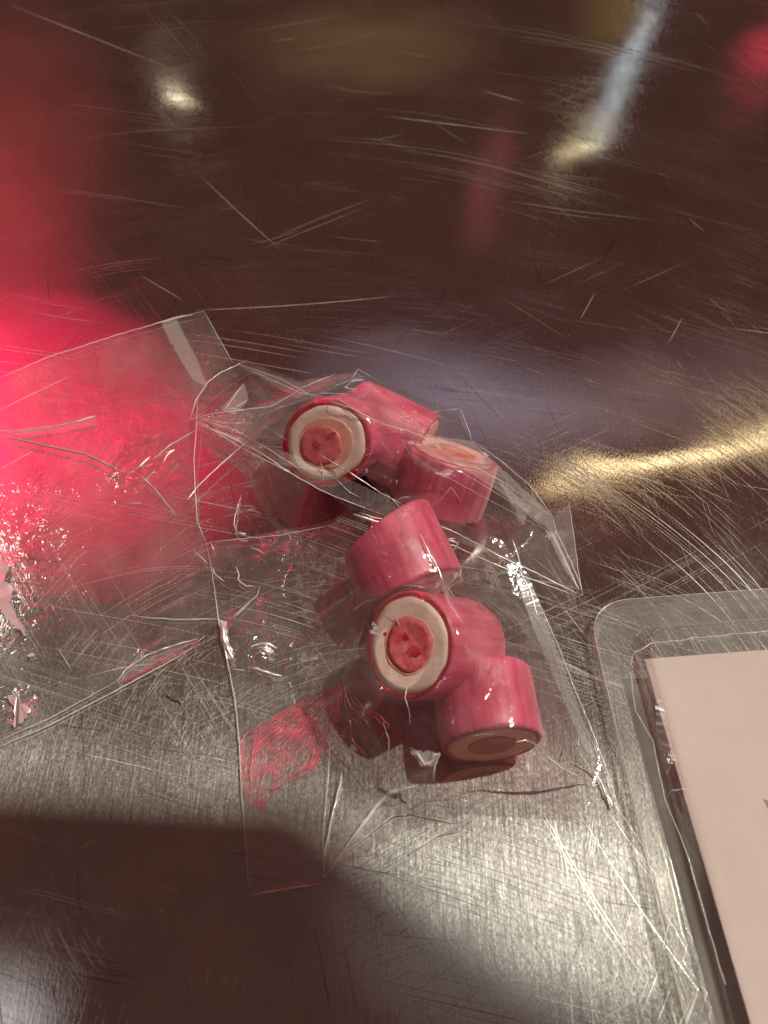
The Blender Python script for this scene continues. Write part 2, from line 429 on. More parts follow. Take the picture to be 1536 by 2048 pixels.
CR_RED = crease_mat('red_light_crease', .95, (1.0, .24, .34))  # red light on the film, put into the line colour
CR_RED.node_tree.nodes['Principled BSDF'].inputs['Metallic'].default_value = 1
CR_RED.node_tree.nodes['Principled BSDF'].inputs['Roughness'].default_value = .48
CW = crease_mat('creased_film_bright', 1.0); CW.node_tree.nodes['Principled BSDF'].inputs['Metallic'].default_value = 1
CW.node_tree.nodes['Principled BSDF'].inputs['Roughness'].default_value = .5
PW = crease_mat('glint_patch_white', 1.0)  # metallic white that stands in for glints on the film
PW.node_tree.nodes['Principled BSDF'].inputs['Metallic'].default_value = 1
PW.node_tree.nodes['Principled BSDF'].inputs['Roughness'].default_value = .42
HZ = crease_mat('doubled_film', .065)
HZ2 = crease_mat('whitened_film', .15)
CF = crease_mat('creased_film_faint', .75); CV = crease_mat('film_edge_very_faint', .38)

GS = 0.22 * MM
class Film:
    def __init__(self, poly, label, amp, cover, crumple=(), floor=.25 * MM, slope=1.3, seed=0):
        # poly: (px, py, z mm) ; crumple: (px,py,radius px,amp mm, wavelength mm)
        self.pts = [P(a, b, z * MM) for a, b, z in poly]
        self.poly = [(p.x, p.y) for p in self.pts]
        xs = [p[0] for p in self.poly]; ys = [p[1] for p in self.poly]
        self.x0, self.y0 = min(xs) - .002, min(ys) - .002
        self.nx = int((max(xs) + .002 - self.x0) / GS) + 1; self.ny = int((max(ys) + .002 - self.y0) / GS) + 1
        X = self.x0 + np.arange(self.nx) * GS; Y = self.y0 + np.arange(self.ny) * GS
        self.X, self.Y = np.meshgrid(X, Y, indexing='ij')
        H = np.full((self.nx, self.ny), floor)
        # outline heights
        wsum = np.zeros_like(H); zsum = np.zeros_like(H)
        m = len(self.pts)
        for i in range(m):
            a = self.pts[i]; b = self.pts[(i + 1) % m]
            for k in range(8):
                q = a.lerp(b, k / 8)
                d2 = (self.X - q.x) ** 2 + (self.Y - q.y) ** 2
                ww = 1 / (d2 + 1e-7) ** 1.3
                wsum += ww; zsum += ww * (q.z)
        base = np.maximum(zsum / wsum, floor)
        H = base.copy()
        hard = np.zeros_like(H)
        for ci in cover:
            vs = np.array([tuple(v) for v in CANDY_TREES[ci]])
            ii = ((vs[:, 0] - self.x0) / GS).astype(int); jj = ((vs[:, 1] - self.y0) / GS).astype(int)
            ok = (ii >= 4) & (jj >= 4) & (ii < self.nx - 4) & (jj < self.ny - 4)
            for i, j, z in zip(ii[ok], jj[ok], vs[ok, 2]):
                s = hard[i - 4:i + 5, j - 4:j + 5]
                np.maximum(s, z, out=s)
        H = np.maximum(H, hard + .0001)
        st = slope * GS
        for it in range(90):
            K = H.copy()
            for dx, dy, f in ((1, 0, 1), (-1, 0, 1), (0, 1, 1), (0, -1, 1), (1, 1, 1.414), (-1, -1, 1.414), (1, -1, 1.414), (-1, 1, 1.414)):
                sh = np.roll(np.roll(H, dx, 0), dy, 1) - st * f
                K = np.maximum(K, sh)
            if np.allclose(K, H): break
            H = K
        for it in range(14):
            Q = (np.roll(H, 1, 0) + np.roll(H, -1, 0) + np.roll(H, 1, 1) + np.roll(H, -1, 1)) / 4
            H = np.maximum(Q, np.where(hard > 0, hard + .00012, 0))
        # crumpling
        rng = np.random.RandomState(seed + 5)
        def fbm(wl, s):
            r = np.zeros_like(H)
            rs = np.random.RandomState(s)
            for o in range(3):
                l = wl / (1.9 ** o) * MM
                gx = (self.X - self.x0) / l; gy = (self.Y - self.y0) / l
                g = rs.uniform(-1, 1, (int(gx.max()) + 3, int(gy.max()) + 3))
                ix = gx.astype(int); iy = gy.astype(int); fx = gx - ix; fy = gy - iy
                if o == 0: fx = fx * fx * (3 - 2 * fx); fy = fy * fy * (3 - 2 * fy)
                v = g[ix, iy] * (1 - fx) * (1 - fy) + g[ix + 1, iy] * fx * (1 - fy) + g[ix, iy + 1] * (1 - fx) * fy + g[ix + 1, iy + 1] * fx * fy
                r += v * .5 ** o
            return r
        H = H + amp * MM * (np.abs(fbm(7, seed)) + .3 * np.abs(fbm(2.2, seed + 1)))
        for k, (cx, cy, rad, am, wl) in enumerate(crumple):
            q = P(cx, cy, 1 * MM); rr = rad * .0725 * MM
            g = np.exp(-(((self.X - q.x) ** 2 + (self.Y - q.y) ** 2) / rr ** 2) ** 1.5)
            H = H + g * am * MM * (1 - np.abs(fbm(wl, seed + 30 + k))) 
        for it in range(3):
            H = (2 * H + np.roll(H, 1, 0) + np.roll(H, -1, 0) + np.roll(H, 1, 1) + np.roll(H, -1, 1)) / 6
        self.H = H
        inside = self.inside(self.X, self.Y)
        idx = -np.ones(H.shape, int)
        cell = inside[:-1, :-1] & inside[1:, :-1] & inside[1:, 1:] & inside[:-1, 1:]
        used = np.zeros(H.shape, bool)
        used[:-1, :-1] |= cell; used[1:, :-1] |= cell; used[1:, 1:] |= cell; used[:-1, 1:] |= cell
        idx[used] = np.arange(used.sum())
        V = np.stack([self.X[used], self.Y[used], H[used]], 1)
        ci, cj = np.nonzero(cell)
        F = np.stack([idx[ci, cj], idx[ci + 1, cj], idx[ci + 1, cj + 1], idx[ci, cj + 1]], 1)
        c = self.pts[0]
        self.root = empty('candy_wrapper', (0, 0, 0), label, 'wrapper', 'clear cellophane candy wrappers')
        me = bpy.data.meshes.new('film'); me.from_pydata(V.tolist(), [], F.tolist()); me.update()
        me.polygons.foreach_set('use_smooth', [True] * len(me.polygons)); me.materials.append(FILM)
        o = bpy.data.objects.new('film', me); C.objects.link(o); o.parent = self.root
    def inside(self, X, Y):
        r = np.zeros(X.shape, bool); n = len(self.poly)
        for i in range(n):
            x1, y1 = self.poly[i]; x2, y2 = self.poly[(i + 1) % n]
            if y1 == y2: continue
            c = ((Y < y1) != (Y < y2)) & (X < (x2 - x1) * (Y - y1) / (y2 - y1) + x1)
            r ^= c
        return r
    def h(self, x, y):
        i = int((x - self.x0) / GS); j = int((y - self.y0) / GS)
        if 0 <= i < self.nx and 0 <= j < self.ny: return float(self.H[i, j])
        return .0003
    def on(self, px, py):
        z = .0003
        for k in range(14):
            p = P(px, py, z); z = .5 * z + .5 * (self.h(p.x, p.y) + .00012)
        return P(px, py, z)
    def crease(self, pts, wpx, m=None, jit=.8, name='crease', taper=True):
        res = []
        for a, b in zip(pts[:-1], pts[1:]):
            k = max(1, int(math.hypot(b[0] - a[0], b[1] - a[1]) / 6))
            for i in range(k):
                t_ = i / k; res.append((a[0] + (b[0] - a[0]) * t_, a[1] + (b[1] - a[1]) * t_))
        res.append(pts[-1])
        s = random.random() * 99
        res = [(x + jit * noise.noise(Vector((i * .35, s, 0))) * 1.5, y + jit * noise.noise(Vector((i * .35, s, 7))) * 1.5) for i, (x, y) in enumerate(res)]
        W = [self.on(x, y) for x, y in res]
        zs = [q.z for q in W]
        vs, fs = [], []; K = 5
        for i, q in enumerate(W):
            a = W[max(0, i - 1)]; b = W[min(len(W) - 1, i + 1)]
            tt = (b - a).normalized(); sd = tt.cross(Vector((0, 0, 1))).normalized(); up = sd.cross(tt)
            e = i / (len(W) - 1)
            r = wpx * (.050 if m in (None, CW) else .036) * MM * (.75 + .6 * abs(noise.noise(Vector((i * .27, s, 3)))))
            if taper: r *= .25 + .75 * min(1, 5 * e, 5 * (1 - e))
            for k in range(K):
                an = 2 * math.pi * k / K
                vs.append(q + sd * math.cos(an) * r + up * math.sin(an) * r)
        for i in range(len(W) - 1):
            for k in range(K):
                k2 = (k + 1) % K
                fs.append((i * K + k, i * K + k2, (i + 1) * K + k2, (i + 1) * K + k))
        return obj(name, vs, fs, m or CW, self.root)

WL = Film([(-60, 790, 1), (0, 755, .6), (150, 697, .4), (408, 622, .5), (465, 724, 1), (492, 720, 1.5), (430, 745, 2), (380, 838, 2), (390, 1000, 1.2), (412, 1085, .6), (440, 1240, .4), (400, 1282, .3), (230, 1375, .3), (0, 1492, .3), (-60, 1520, .3)],
          'empty flattened cellophane wrapper at the left edge, over the red reflection', .05, (),
          crumple=((20, 1190, 70, .22, 1.6), (40, 1425, 40, .3, 1.2), (290, 930, 60, .6, 1.6), (330, 1330, 60, .3, 1.2)), seed=3)
WB = Film([(412, 1085, .6), (700, 1040, 1.5), (835, 1015, 7), (1000, 1075, 4), (1060, 1150, 2), (1110, 1260, 1.2), (1165, 1400, .8), (1245, 1640, .3), (1130, 1640, .3), (990, 1600, .6), (820, 1660, .5), (645, 1758, .4), (500, 1790, .3), (480, 1500, .3), (455, 1335, .4), (437, 1240, .6)],
          'lower cellophane wrapper lying over the three lower candies, bright creases at its bottom corner', .12, (3, 4, 5),
          crumple=((600, 1480, 120, .18, 2.0), (700, 1480, 60, .2, 1.6), (480, 1290, 50, .5, 1.3), (530, 1300, 50, .5, 1.2), (600, 1080, 60, .4, 1.2), (655, 1200, 40, .5, 1.2), (850, 1520, 50, .5, 1.6), (760, 1600, 80, .35, 1.8)), seed=17)
WT = Film([(380, 840, 2.5), (430, 750, 2.5), (495, 722, 2), (600, 760, 4), (715, 742, 6), (800, 790, 6), (920, 818, 4), (945, 880, 5), (1100, 1020, 3), (1140, 1010, 3), (1166, 1190, 2), (1150, 1188, 2), (1000, 1125, 3), (860, 1060, 6), (790, 1040, 5), (640, 980, 4), (395, 862, 2.5)],
          'upper cellophane wrapper folded tight around the three upper candies and pinched at its left end', .14, (0, 1, 2),
          crumple=((450, 860, 60, .7, 1.6), (740, 1035, 40, .7, 1.4)), seed=29)

def CR(film, items):
    for it in items:
        film.crease(it[1], it[0], it[2] if len(it) > 2 else CW, it[3] if len(it) > 3 else .8)
# --- left wrapper: edges and creases
CR(WL, [
    (2.2, [(0, 755), (60, 730), (98, 713), (150, 697), (240, 668), (310, 648), (408, 622)], CF),
    (3.0, [(300, 651), (350, 635), (385, 629)], CF),
    (1.6, [(408, 622), (440, 680), (466, 727)], CF),
    (3.2, [(0, 862), (40, 864), (90, 856), (140, 846), (190, 832)]),
    (5.0, [(150, 845), (190, 832)], CF),
    (3.4, [(0, 872), (60, 884), (110, 895), (168, 907), (190, 917), (233, 934)]),
    (2.6, [(190, 917), (215, 930), (235, 940)], CW, 3),
    (1.8, [(233, 934), (230, 941), (262, 945), (268, 942)], CW, 1),
    (3.2, [(268, 940), (280, 932), (300, 914)]),
    (2.2, [(268, 942), (285, 955), (310, 978), (330, 1003), (351, 1031)]),
    (1.6, [(326, 925), (333, 912), (350, 898)], CW),
    (3.5, [(333, 908), (348, 899)], CW),
    (3.5, [(302, 953), (312, 955)], CW, 2), (2.6, [(248, 1005), (262, 1008), (281, 1006)], CW, 2),
    (1.8, [(380, 840), (392, 800), (415, 765), (440, 745), (470, 732), (496, 719)], CF),
    (2.0, [(395, 795), (393, 850), (388, 920), (390, 980), (395, 1045), (412, 1083)], CF),
    (2.6, [(392, 860), (340, 890), (305, 920)], CV), (1.4, [(0, 938), (70, 900)], CV), (2.0, [(0, 820), (60, 790), (140, 752)], CV),
    (3.5, [(0, 1492), (100, 1450), (230, 1382), (330, 1328), (400, 1288)], CV),
    (1.6, [(0, 1480), (100, 1436), (230, 1364)], CF),
    (2.6, [(235, 1362), (250, 1340), (290, 1312), (330, 1296), (395, 1277)]),
    (1.4, [(230, 1361), (242, 1368)], CW, .5), (1.2, [(396, 1283), (408, 1273)], CW),
    (2.8, [(262, 1230), (295, 1236), (350, 1239), (437, 1238)]),
    (3.0, [(428, 1100), (420, 1086)], CW), (2.4, [(386, 1101), (400, 1112), (415, 1127)], CW), (1.0, [(115, 1295), (140, 1336)], CF),
    (2.6, [(375, 998), (400, 968), (440, 930), (495, 882)], CF), (1.8, [(375, 998), (392, 978)], CW),
    (1.8, [(103, 1208), (108, 1222)], CW), (1.4, [(122, 1202), (122, 1208)], CW), (1.4, [(321, 1095), (321, 1103)], CW), (1.2, [(320, 1140), (322, 1146)], CW),
])
# --- lower wrapper
CR(WB, [
    (1.8, [(412, 1085), (425, 1150), (437, 1240), (457, 1335), (470, 1400), (478, 1480), (484, 1600), (492, 1700), (499, 1788)], CF),
    (1.2, [(412, 1085), (480, 1078), (560, 1070), (640, 1055), (700, 1038)], CF),
    (3.6, [(499, 1790), (560, 1780), (640, 1767)], CV),
    (2.2, [(483, 990), (470, 1030), (468, 1050), (475, 1065), (490, 1070)]),
    (5.0, [(472, 1064), (492, 1068)], CW, 2), (3.0, [(500, 1095), (515, 1100), (530, 1108)], CW, 1),
    (2.6, [(472, 1132), (478, 1150), (475, 1160), (492, 1172), (510, 1172)], CF),
    (3.0, [(426, 1135), (430, 1148), (448, 1163)], CW),
    (9.0, [(440, 1242), (448, 1275), (456, 1305), (466, 1318)], CW, 3), (3.0, [(438, 1236), (457, 1332)], CW),
    (5.0, [(502, 1293), (520, 1288), (540, 1288), (555, 1296)], CW, 2), (9.0, [(520, 1298), (545, 1305)], CW, 4),
    (2.6, [(464, 1338), (490, 1341)], CW), (5.0, [(500, 1336), (530, 1343), (563, 1352)], CW, 2),
    (1.4, [(464, 1236), (490, 1212), (515, 1190), (519, 1174)], CF), (1.2, [(468, 1236), (500, 1205)], CF),
    (1.4, [(705, 1222), (730, 1204), (753, 1196)], CW),
    (1.6, [(782, 1210), (800, 1255), (812, 1300), (814, 1370), (810, 1395), (818, 1420), (820, 1450)], CF),
    (3.2, [(1025, 1078), (1036, 1110), (1045, 1150)], CF), (2.6, [(1038, 1140), (1060, 1180), (1075, 1230)], CW),
    (1.8, [(1050, 1150), (1085, 1220), (1120, 1300), (1150, 1380), (1180, 1450), (1210, 1530), (1245, 1640)], CF),
    (2.8, [(840, 1068), (860, 1110), (875, 1135), (890, 1175), (908, 1215)], CW), (5.0, [(862, 1110), (876, 1138)], CF),
    (1.6, [(880, 1160), (900, 1210), (925, 1245)], CF),
    (2.6, [(1030, 1484), (1050, 1480), (1070, 1488), (1100, 1515), (1140, 1545), (1170, 1558), (1195, 1570)]),
    (5.5, [(1080, 1500), (1120, 1535), (1165, 1558)], CF),
    (2.6, [(1168, 1505), (1180, 1530), (1200, 1560), (1212, 1590), (1222, 1620)]),
    (6.0, [(1208, 1582), (1218, 1598), (1224, 1618)], CW, 2), (1.8, [(1158, 1470), (1156, 1490), (1164, 1494)], CW),
    # fan of creases from the bottom corner
    (1.6, [(660, 1480), (656, 1560), (648, 1650), (643, 1740)], CF),
    (2.0, [(646, 1756), (650, 1700), (665, 1630), (680, 1560)], CW), (4.5, [(664, 1632), (680, 1570), (684, 1545)], CF),
    (2.2, [(648, 1756), (680, 1710), (720, 1655), (760, 1605), (800, 1580)], CW), (8.0, [(695, 1690), (740, 1630), (770, 1590)], CF), (10, [(740, 1625), (780, 1585), (830, 1572)], CV),
    (1.8, [(648, 1756), (700, 1700), (760, 1650), (800, 1622), (826, 1617), (845, 1604), (900, 1598), (950, 1604), (993, 1597)], CW),
    (1.6, [(993, 1597), (970, 1615), (950, 1635)], CF), (2.6, [(820, 1705), (880, 1668), (950, 1637)], CF),
    (1.2, [(748, 1662), (747, 1690), (732, 1712)], CF), (1.2, [(710, 1734), (735, 1722), (748, 1714)], CF),
    (4, [(880, 1506), (870, 1530), (866, 1560)], CF), (8, [(830, 1500), (850, 1530), (868, 1520)], CF),
    (2, [(765, 1440), (778, 1480), (776, 1530)], CV),
])
# --- red reflection on the film, put into coloured lines and tinted patches
m, nt, b, out = mat('red_reflection_tint'); RT = m
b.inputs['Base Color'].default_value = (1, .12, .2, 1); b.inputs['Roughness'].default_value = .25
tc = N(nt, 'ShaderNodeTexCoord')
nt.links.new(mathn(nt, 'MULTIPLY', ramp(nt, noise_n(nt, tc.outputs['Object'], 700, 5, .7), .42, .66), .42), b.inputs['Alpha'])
def bez(p, k=14):
    r = []
    for i in range(k + 1):
        t_ = i / k; q = [Vector(a) for a in p]
        while len(q) > 1: q = [a.lerp(c, t_) for a, c in zip(q[:-1], q[1:])]
        r.append((q[0].x, q[0].y))
    return r
def resamp(p, k=18):
    L = [0]
    for a, c in zip(p[:-1], p[1:]): L.append(L[-1] + math.hypot(c[0] - a[0], c[1] - a[1]))
    r = []
    for i in range(k + 1):
        t_ = L[-1] * i / k; j = 0
        while j < len(p) - 2 and L[j + 1] < t_: j += 1
        f = (t_ - L[j]) / (L[j + 1] - L[j] + 1e-9); r.append((p[j][0] + (p[j + 1][0] - p[j][0]) * f, p[j][1] + (p[j + 1][1] - p[j][1]) * f))
    return r
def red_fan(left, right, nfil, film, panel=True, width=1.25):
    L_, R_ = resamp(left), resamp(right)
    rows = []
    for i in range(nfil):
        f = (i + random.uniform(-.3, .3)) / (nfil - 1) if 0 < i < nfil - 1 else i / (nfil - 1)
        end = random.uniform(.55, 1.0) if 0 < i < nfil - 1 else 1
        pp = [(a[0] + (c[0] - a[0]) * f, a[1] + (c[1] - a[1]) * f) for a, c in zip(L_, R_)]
        film.crease(pp[:max(3, int(len(pp) * end))], width * random.uniform(.7, 1.5), CR_RED, 2.6, 'red_light_line')
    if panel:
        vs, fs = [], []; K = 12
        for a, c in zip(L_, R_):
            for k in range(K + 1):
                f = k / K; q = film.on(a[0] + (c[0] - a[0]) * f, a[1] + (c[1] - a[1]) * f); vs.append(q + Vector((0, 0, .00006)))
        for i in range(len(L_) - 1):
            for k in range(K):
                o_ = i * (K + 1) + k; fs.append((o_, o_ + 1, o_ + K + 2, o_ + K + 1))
        obj('red_reflection_patch', vs, fs, RT, film.root)
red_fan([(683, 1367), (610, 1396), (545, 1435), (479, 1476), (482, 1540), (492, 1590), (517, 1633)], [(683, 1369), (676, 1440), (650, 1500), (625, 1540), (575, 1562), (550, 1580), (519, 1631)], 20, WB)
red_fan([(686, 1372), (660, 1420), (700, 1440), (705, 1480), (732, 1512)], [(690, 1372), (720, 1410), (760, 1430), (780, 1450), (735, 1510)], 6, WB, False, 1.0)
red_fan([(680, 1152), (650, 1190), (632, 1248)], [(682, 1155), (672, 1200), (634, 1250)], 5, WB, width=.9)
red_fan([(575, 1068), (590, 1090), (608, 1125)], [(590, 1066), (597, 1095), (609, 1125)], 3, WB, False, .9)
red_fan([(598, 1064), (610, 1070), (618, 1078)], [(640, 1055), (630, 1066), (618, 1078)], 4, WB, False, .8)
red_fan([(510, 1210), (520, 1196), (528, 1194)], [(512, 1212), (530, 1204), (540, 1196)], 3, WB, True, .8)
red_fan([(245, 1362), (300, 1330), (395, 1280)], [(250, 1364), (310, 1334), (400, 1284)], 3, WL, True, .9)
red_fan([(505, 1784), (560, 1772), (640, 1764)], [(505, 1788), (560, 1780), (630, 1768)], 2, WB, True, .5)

def patch(film, poly, m, jit=3, name='glint_patch'):
    pp = []
    for a, c in zip(poly, poly[1:] + poly[:1]):
        k = max(1, int(math.hypot(c[0] - a[0], c[1] - a[1]) / 4))
        pp += [(a[0] + (c[0] - a[0]) * i / k, a[1] + (c[1] - a[1]) * i / k) for i in range(k)]
    pp = [(x + random.uniform(-jit, jit), y + random.uniform(-jit, jit)) for x, y in pp]
    vs = [film.on(x, y) + Vector((0, 0, .00005)) for x, y in pp]
    me = bpy.data.meshes.new(name); bmm = bmesh.new()
    bv = [bmm.verts.new(v) for v in vs]; f = bmm.faces.new(bv)
    bmesh.ops.triangulate(bmm, faces=[f]); bmm.to_mesh(me); bmm.free(); me.materials.append(m)
    o = bpy.data.objects.new(name, me); C.objects.link(o); o.parent = film.root
patch(WL, [(-30, 1085), (2, 1112), (18, 1137), (8, 1160), (30, 1178), (20, 1200), (38, 1240), (56, 1276), (30, 1256), (0, 1218), (-30, 1200)], PW)  # white patches laid on the film in the shape of its glints
patch(WL, [(14, 1392), (34, 1385), (38, 1405), (66, 1410), (52, 1440), (30, 1454), (23, 1452), (30, 1422)], PW)
patch(WL, [(50, 1312), (62, 1305), (74, 1310), (60, 1316)], CW, 2)
patch(WB, [(438, 1240), (452, 1242), (456, 1280), (470, 1310), (468, 1322), (455, 1318), (446, 1285)], CW, 2)
patch(WB, [(516, 1298), (534, 1292), (548, 1302), (544, 1310), (524, 1308)], CW, 2)
patch(WB, [(820, 1496), (850, 1502), (880, 1508), (870, 1530), (850, 1535), (832, 1520)], CF, 4)
patch(WB, [(688, 1505), (706, 1488), (716, 1500), (700, 1520), (690, 1530)], CV, 4)

# doubled or whitened stretches of film
for F_, poly, m_ in (
    (WL, [(322, 648), (352, 636), (400, 730), (415, 775), (385, 760), (350, 700)], HZ2),
    (WL, [(0, 862), (140, 846), (190, 832), (198, 850), (120, 865), (40, 872)], HZ),
    (WL, [(230, 1362), (262, 1330), (330, 1296), (400, 1277), (330, 1320), (240, 1366)], HZ),
    (WB, [(484, 1600), (560, 1640), (655, 1650), (643, 1757), (500, 1789)], HZ),
    (WB, [(650, 1750), (690, 1640), (760, 1580), (860, 1540), (880, 1570), (800, 1600), (700, 1700)], HZ),
    (WB, [(1030, 1150), (1060, 1160), (1100, 1260), (1150, 1400), (1195, 1520), (1170, 1500), (1110, 1360), (1060, 1240)], HZ2),
    (WB, [(820, 1705), (880, 1660), (990, 1600), (1000, 1620), (940, 1660), (860, 1715)], HZ2),
): patch(F_, poly, m_, 1, 'folded_film')
# --- upper wrapper
CR(WT, [
    (2.4, [(395, 845), (450, 868), (520, 905), (580, 945), (640, 980), (700, 1005), (770, 1030)], CF),
    (1.8, [(400, 842), (480, 895), (560, 935), (640, 978)], CF), (1.4, [(400, 838), (470, 860), (540, 900), (610, 945)], CF),
    (1.6, [(380, 840), (420, 828), (480, 820), (540, 813), (600, 780)], CF), (1.6, [(400, 836), (450, 846), (500, 846), (545, 860), (575, 882)], CV),
    (2.2, [(470, 725), (560, 757), (620, 790), (700, 815), (760, 845), (840, 870), (900, 910), (1000, 960), (1100, 1030)], CV),
    (1.8, [(500, 740), (600, 785), (680, 800), (740, 835)], CV), (1.6, [(600, 777), (640, 760), (672, 748)], CF), (1.2, [(700, 765), (716, 738), (770, 770)], CF),
    (2.0, [(638, 908), (700, 945), (760, 985), (815, 1015), (822, 1018)], CW),
    (2.2, [(822, 1018), (850, 1040), (900, 1060), (960, 1090), (998, 1112), (1050, 1135), (1110, 1165), (1165, 1192)], CW),
    (1.8, [(790, 1035), (815, 1045), (850, 1065), (900, 1088), (960, 1115), (1040, 1150), (1100, 1172), (1160, 1195)], CW),
    (1.6, [(770, 985), (800, 1015), (830, 1035), (870, 1060)], CF),
    (7.0, [(705, 1028), (725, 1034), (750, 1045), (768, 1046)], CW, 3), (2.4, [(720, 1025), (760, 1038), (790, 1040)], CW, 2),
    (4.0, [(890, 1080), (915, 1085), (908, 1105)], CW, 3), (3.0, [(880, 1078), (910, 1078)], CW, 2),
    (1.2, [(640, 925), (648, 945), (644, 962)], CF), (1.4, [(668, 955), (700, 985), (720, 995)], CV), (1.2, [(872, 1008), (902, 975), (920, 1000)], CV),
    (1.6, [(920, 816), (930, 840), (944, 880)], CF), (1.0, [(860, 825), (920, 816)], CF),
    (1.8, [(944, 880), (1000, 920), (1060, 970), (1105, 1032)], CF),
    (1.8, [(1105, 1032), (1112, 1062), (1140, 1120), (1160, 1165), (1166, 1190)], CF), (5.0, [(1100, 1060), (1125, 1110), (1158, 1180)], CV),
    (1.2, [(1138, 1005), (1146, 1060), (1158, 1150), (1166, 1190)], CF),
    (1.2, [(850, 905), (950, 960), (1040, 1015), (1110, 1075)], CV), (1.0, [(860, 895), (980, 955), (1080, 1030)], CV), (1.0, [(840, 925), (960, 990), (1090, 1060)], CV),
    (1.6, [(595, 965), (600, 975)], CF), (2.4, [(448, 822), (486, 768)], CV), (2.0, [(470, 815), (495, 800)], CV),
])

for poly, m_ in (
    ([(395, 848), (520, 905), (640, 978), (770, 1030), (850, 1062), (1000, 1112), (860, 1035), (700, 960), (560, 900)], HZ2),
    ([(400, 838), (480, 822), (600, 785), (700, 815), (620, 830), (540, 880), (450, 862)], HZ),
    ([(470, 727), (600, 765), (715, 745), (840, 850), (900, 910), (760, 850), (600, 800)], HZ),
    ([(850, 870), (944, 882), (1105, 1032), (1112, 1070), (1000, 985), (900, 920)], HZ2),
    ([(1105, 1032), (1140, 1012), (1165, 1188), (1140, 1130), (1112, 1068)], HZ),
    ([(1090, 1060), (1112, 1068), (1160, 1185), (1130, 1140)], HZ2),
    ([(440, 820), (488, 766), (498, 800), (470, 830)], HZ2),
    ([(640, 978), (700, 1000), (820, 1018), (850, 1045), (780, 1042), (700, 1020)], HZ),
    ([(800, 880), (870, 885), (940, 940), (900, 960), (830, 930)], HZ),
): patch(WT, poly, m_, 1, 'folded_film')

# ------------------------------------------------------------------ clear plastic box with a paper card
def rounded(pts, rads, seg=10):
    """rounded polygon (counter order kept) in world XY"""
    out = []
    n = len(pts)
    for i in range(n):
        a, b, c = Vector(pts[i - 1]), Vector(pts[i]), Vector(pts[(i + 1) % n]); r = rads[i]
        if r <= 0: out.append(b); continue
        u = (a - b).normalized(); v = (c - b).normalized()
        for k in range(seg + 1):
            t_ = k / seg
            p0 = b + u * r; p2 = b + v * r
            out.append(p0 * (1 - t_) ** 2 + b * 2 * t_ * (1 - t_) * 1.0 + p2 * t_ * t_)
    return out
m, nt, b, out = mat('clear_hard_plastic'); PL = m
nt.nodes.remove(b)
fr = N(nt, 'ShaderNodeFresnel'); fr.inputs['IOR'].default_value = 1.5
gl = N(nt, 'ShaderNodeBsdfAnisotropic'); gl.inputs['Roughness'].default_value = .025; gl.inputs['Color'].default_value = (1, 1, 1, 1)
tr = N(nt, 'ShaderNodeBsdfTransparent'); tr.inputs['Color'].default_value = (.93, .93, .915, 1)
df = N(nt, 'ShaderNodeBsdfDiffuse'); df.inputs['Color'].default_value = (.8, .8, .77, 1)
tc = N(nt, 'ShaderNodeTexCoord')
a_ = N(nt, 'ShaderNodeMixShader'); nt.links.new(tr.outputs[0], a_.inputs[1]); nt.links.new(df.outputs[0], a_.inputs[2])
nt.links.new(mathn(nt, 'MULTIPLY_ADD', ramp(nt, noise_n(nt, tc.outputs['Object'], 130, 4, .6), .4, .75), .10, .12), a_.inputs[0])
c_ = N(nt, 'ShaderNodeMixShader'); nt.links.new(mathn(nt, 'MINIMUM', fr.outputs[0], .2), c_.inputs[0]); nt.links.new(a_.outputs[0], c_.inputs[1]); nt.links.new(gl.outputs[0], c_.inputs[2])
bp = N(nt, 'ShaderNodeBump'); bp.inputs['Distance'].default_value = .000002; nt.links.new(noise_n(nt, tc.outputs['Object'], 160, 2), bp.inputs['Height']); nt.links.new(bp.outputs[0], gl.inputs['Normal'])
nt.links.new(c_.outputs[0], out.inputs['Surface'])

box = empty('plastic_box', (0, 0, 0), 'clear plastic box with rounded corner standing at the lower right', 'box')
zf = 2.2 * MM
A = P(1172, 1205, zf); A2 = P(1395, 2150, zf); B2 = P(1536, 1178, zf)
dn = (A2 - A).normalized(); dr = (B2 - A).normalized()
def corner(o1, o2, z, ln=.095):
    a = A + dr * o1 + dn * o2
    return [Vector((a.x, a.y)), Vector(((a + dr * ln).x, (a + dr * ln).y)), Vector(((a + dr * ln + dn * ln).x, (a + dr * ln + dn * ln).y)), Vector(((a + dn * ln).x, (a + dn * ln).y))]
def ringloft(profile, name, parent, m, cap=False):
    """profile: (inset mm, z mm, corner radius mm)"""
    vs, fs = [], []; n = None
    for (ins, z, r) in profile:
        i = ins * MM
        c = corner(i, i, z, .095 - 2 * i)
        rp = rounded(c, [r * MM] * 4)
        n = len(rp)
        vs += [Vector((p.x, p.y, z * MM)) for p in rp]
    for j in range(len(profile) - 1):
        for i in range(n):
            k = (i + 1) % n
            fs.append((j * n + i, j * n + k, (j + 1) * n + k, (j + 1) * n + i))
    if cap: fs.append(tuple(range((len(profile) - 1) * n, len(profile) * n)))
    return obj(name, vs, fs, m, parent)
ringloft([(0.0, 1.0, 6), (-.05, 2.0, 6), (.15, 2.35, 6), (.5, 2.3, 5.8), (4.3, 2.2, 4.5)], 'flange', box, PL)
ringloft([(4.3, 2.2, 4.5), (4.7, 2.6, 4.3), (5.6, 5.2, 4), (5.9, 5.5, 3.8), (6.4, 5.55, 3.5)], 'wall', box, PL)
ringloft([(6.4, 5.55, 3.5), (7.5, 5.5, 3)], 'top_panel', box, PL, cap=True)
ringloft([(.9, 0.1, 5.5), (.3, 1.0, 6)], 'skirt', box, PL)

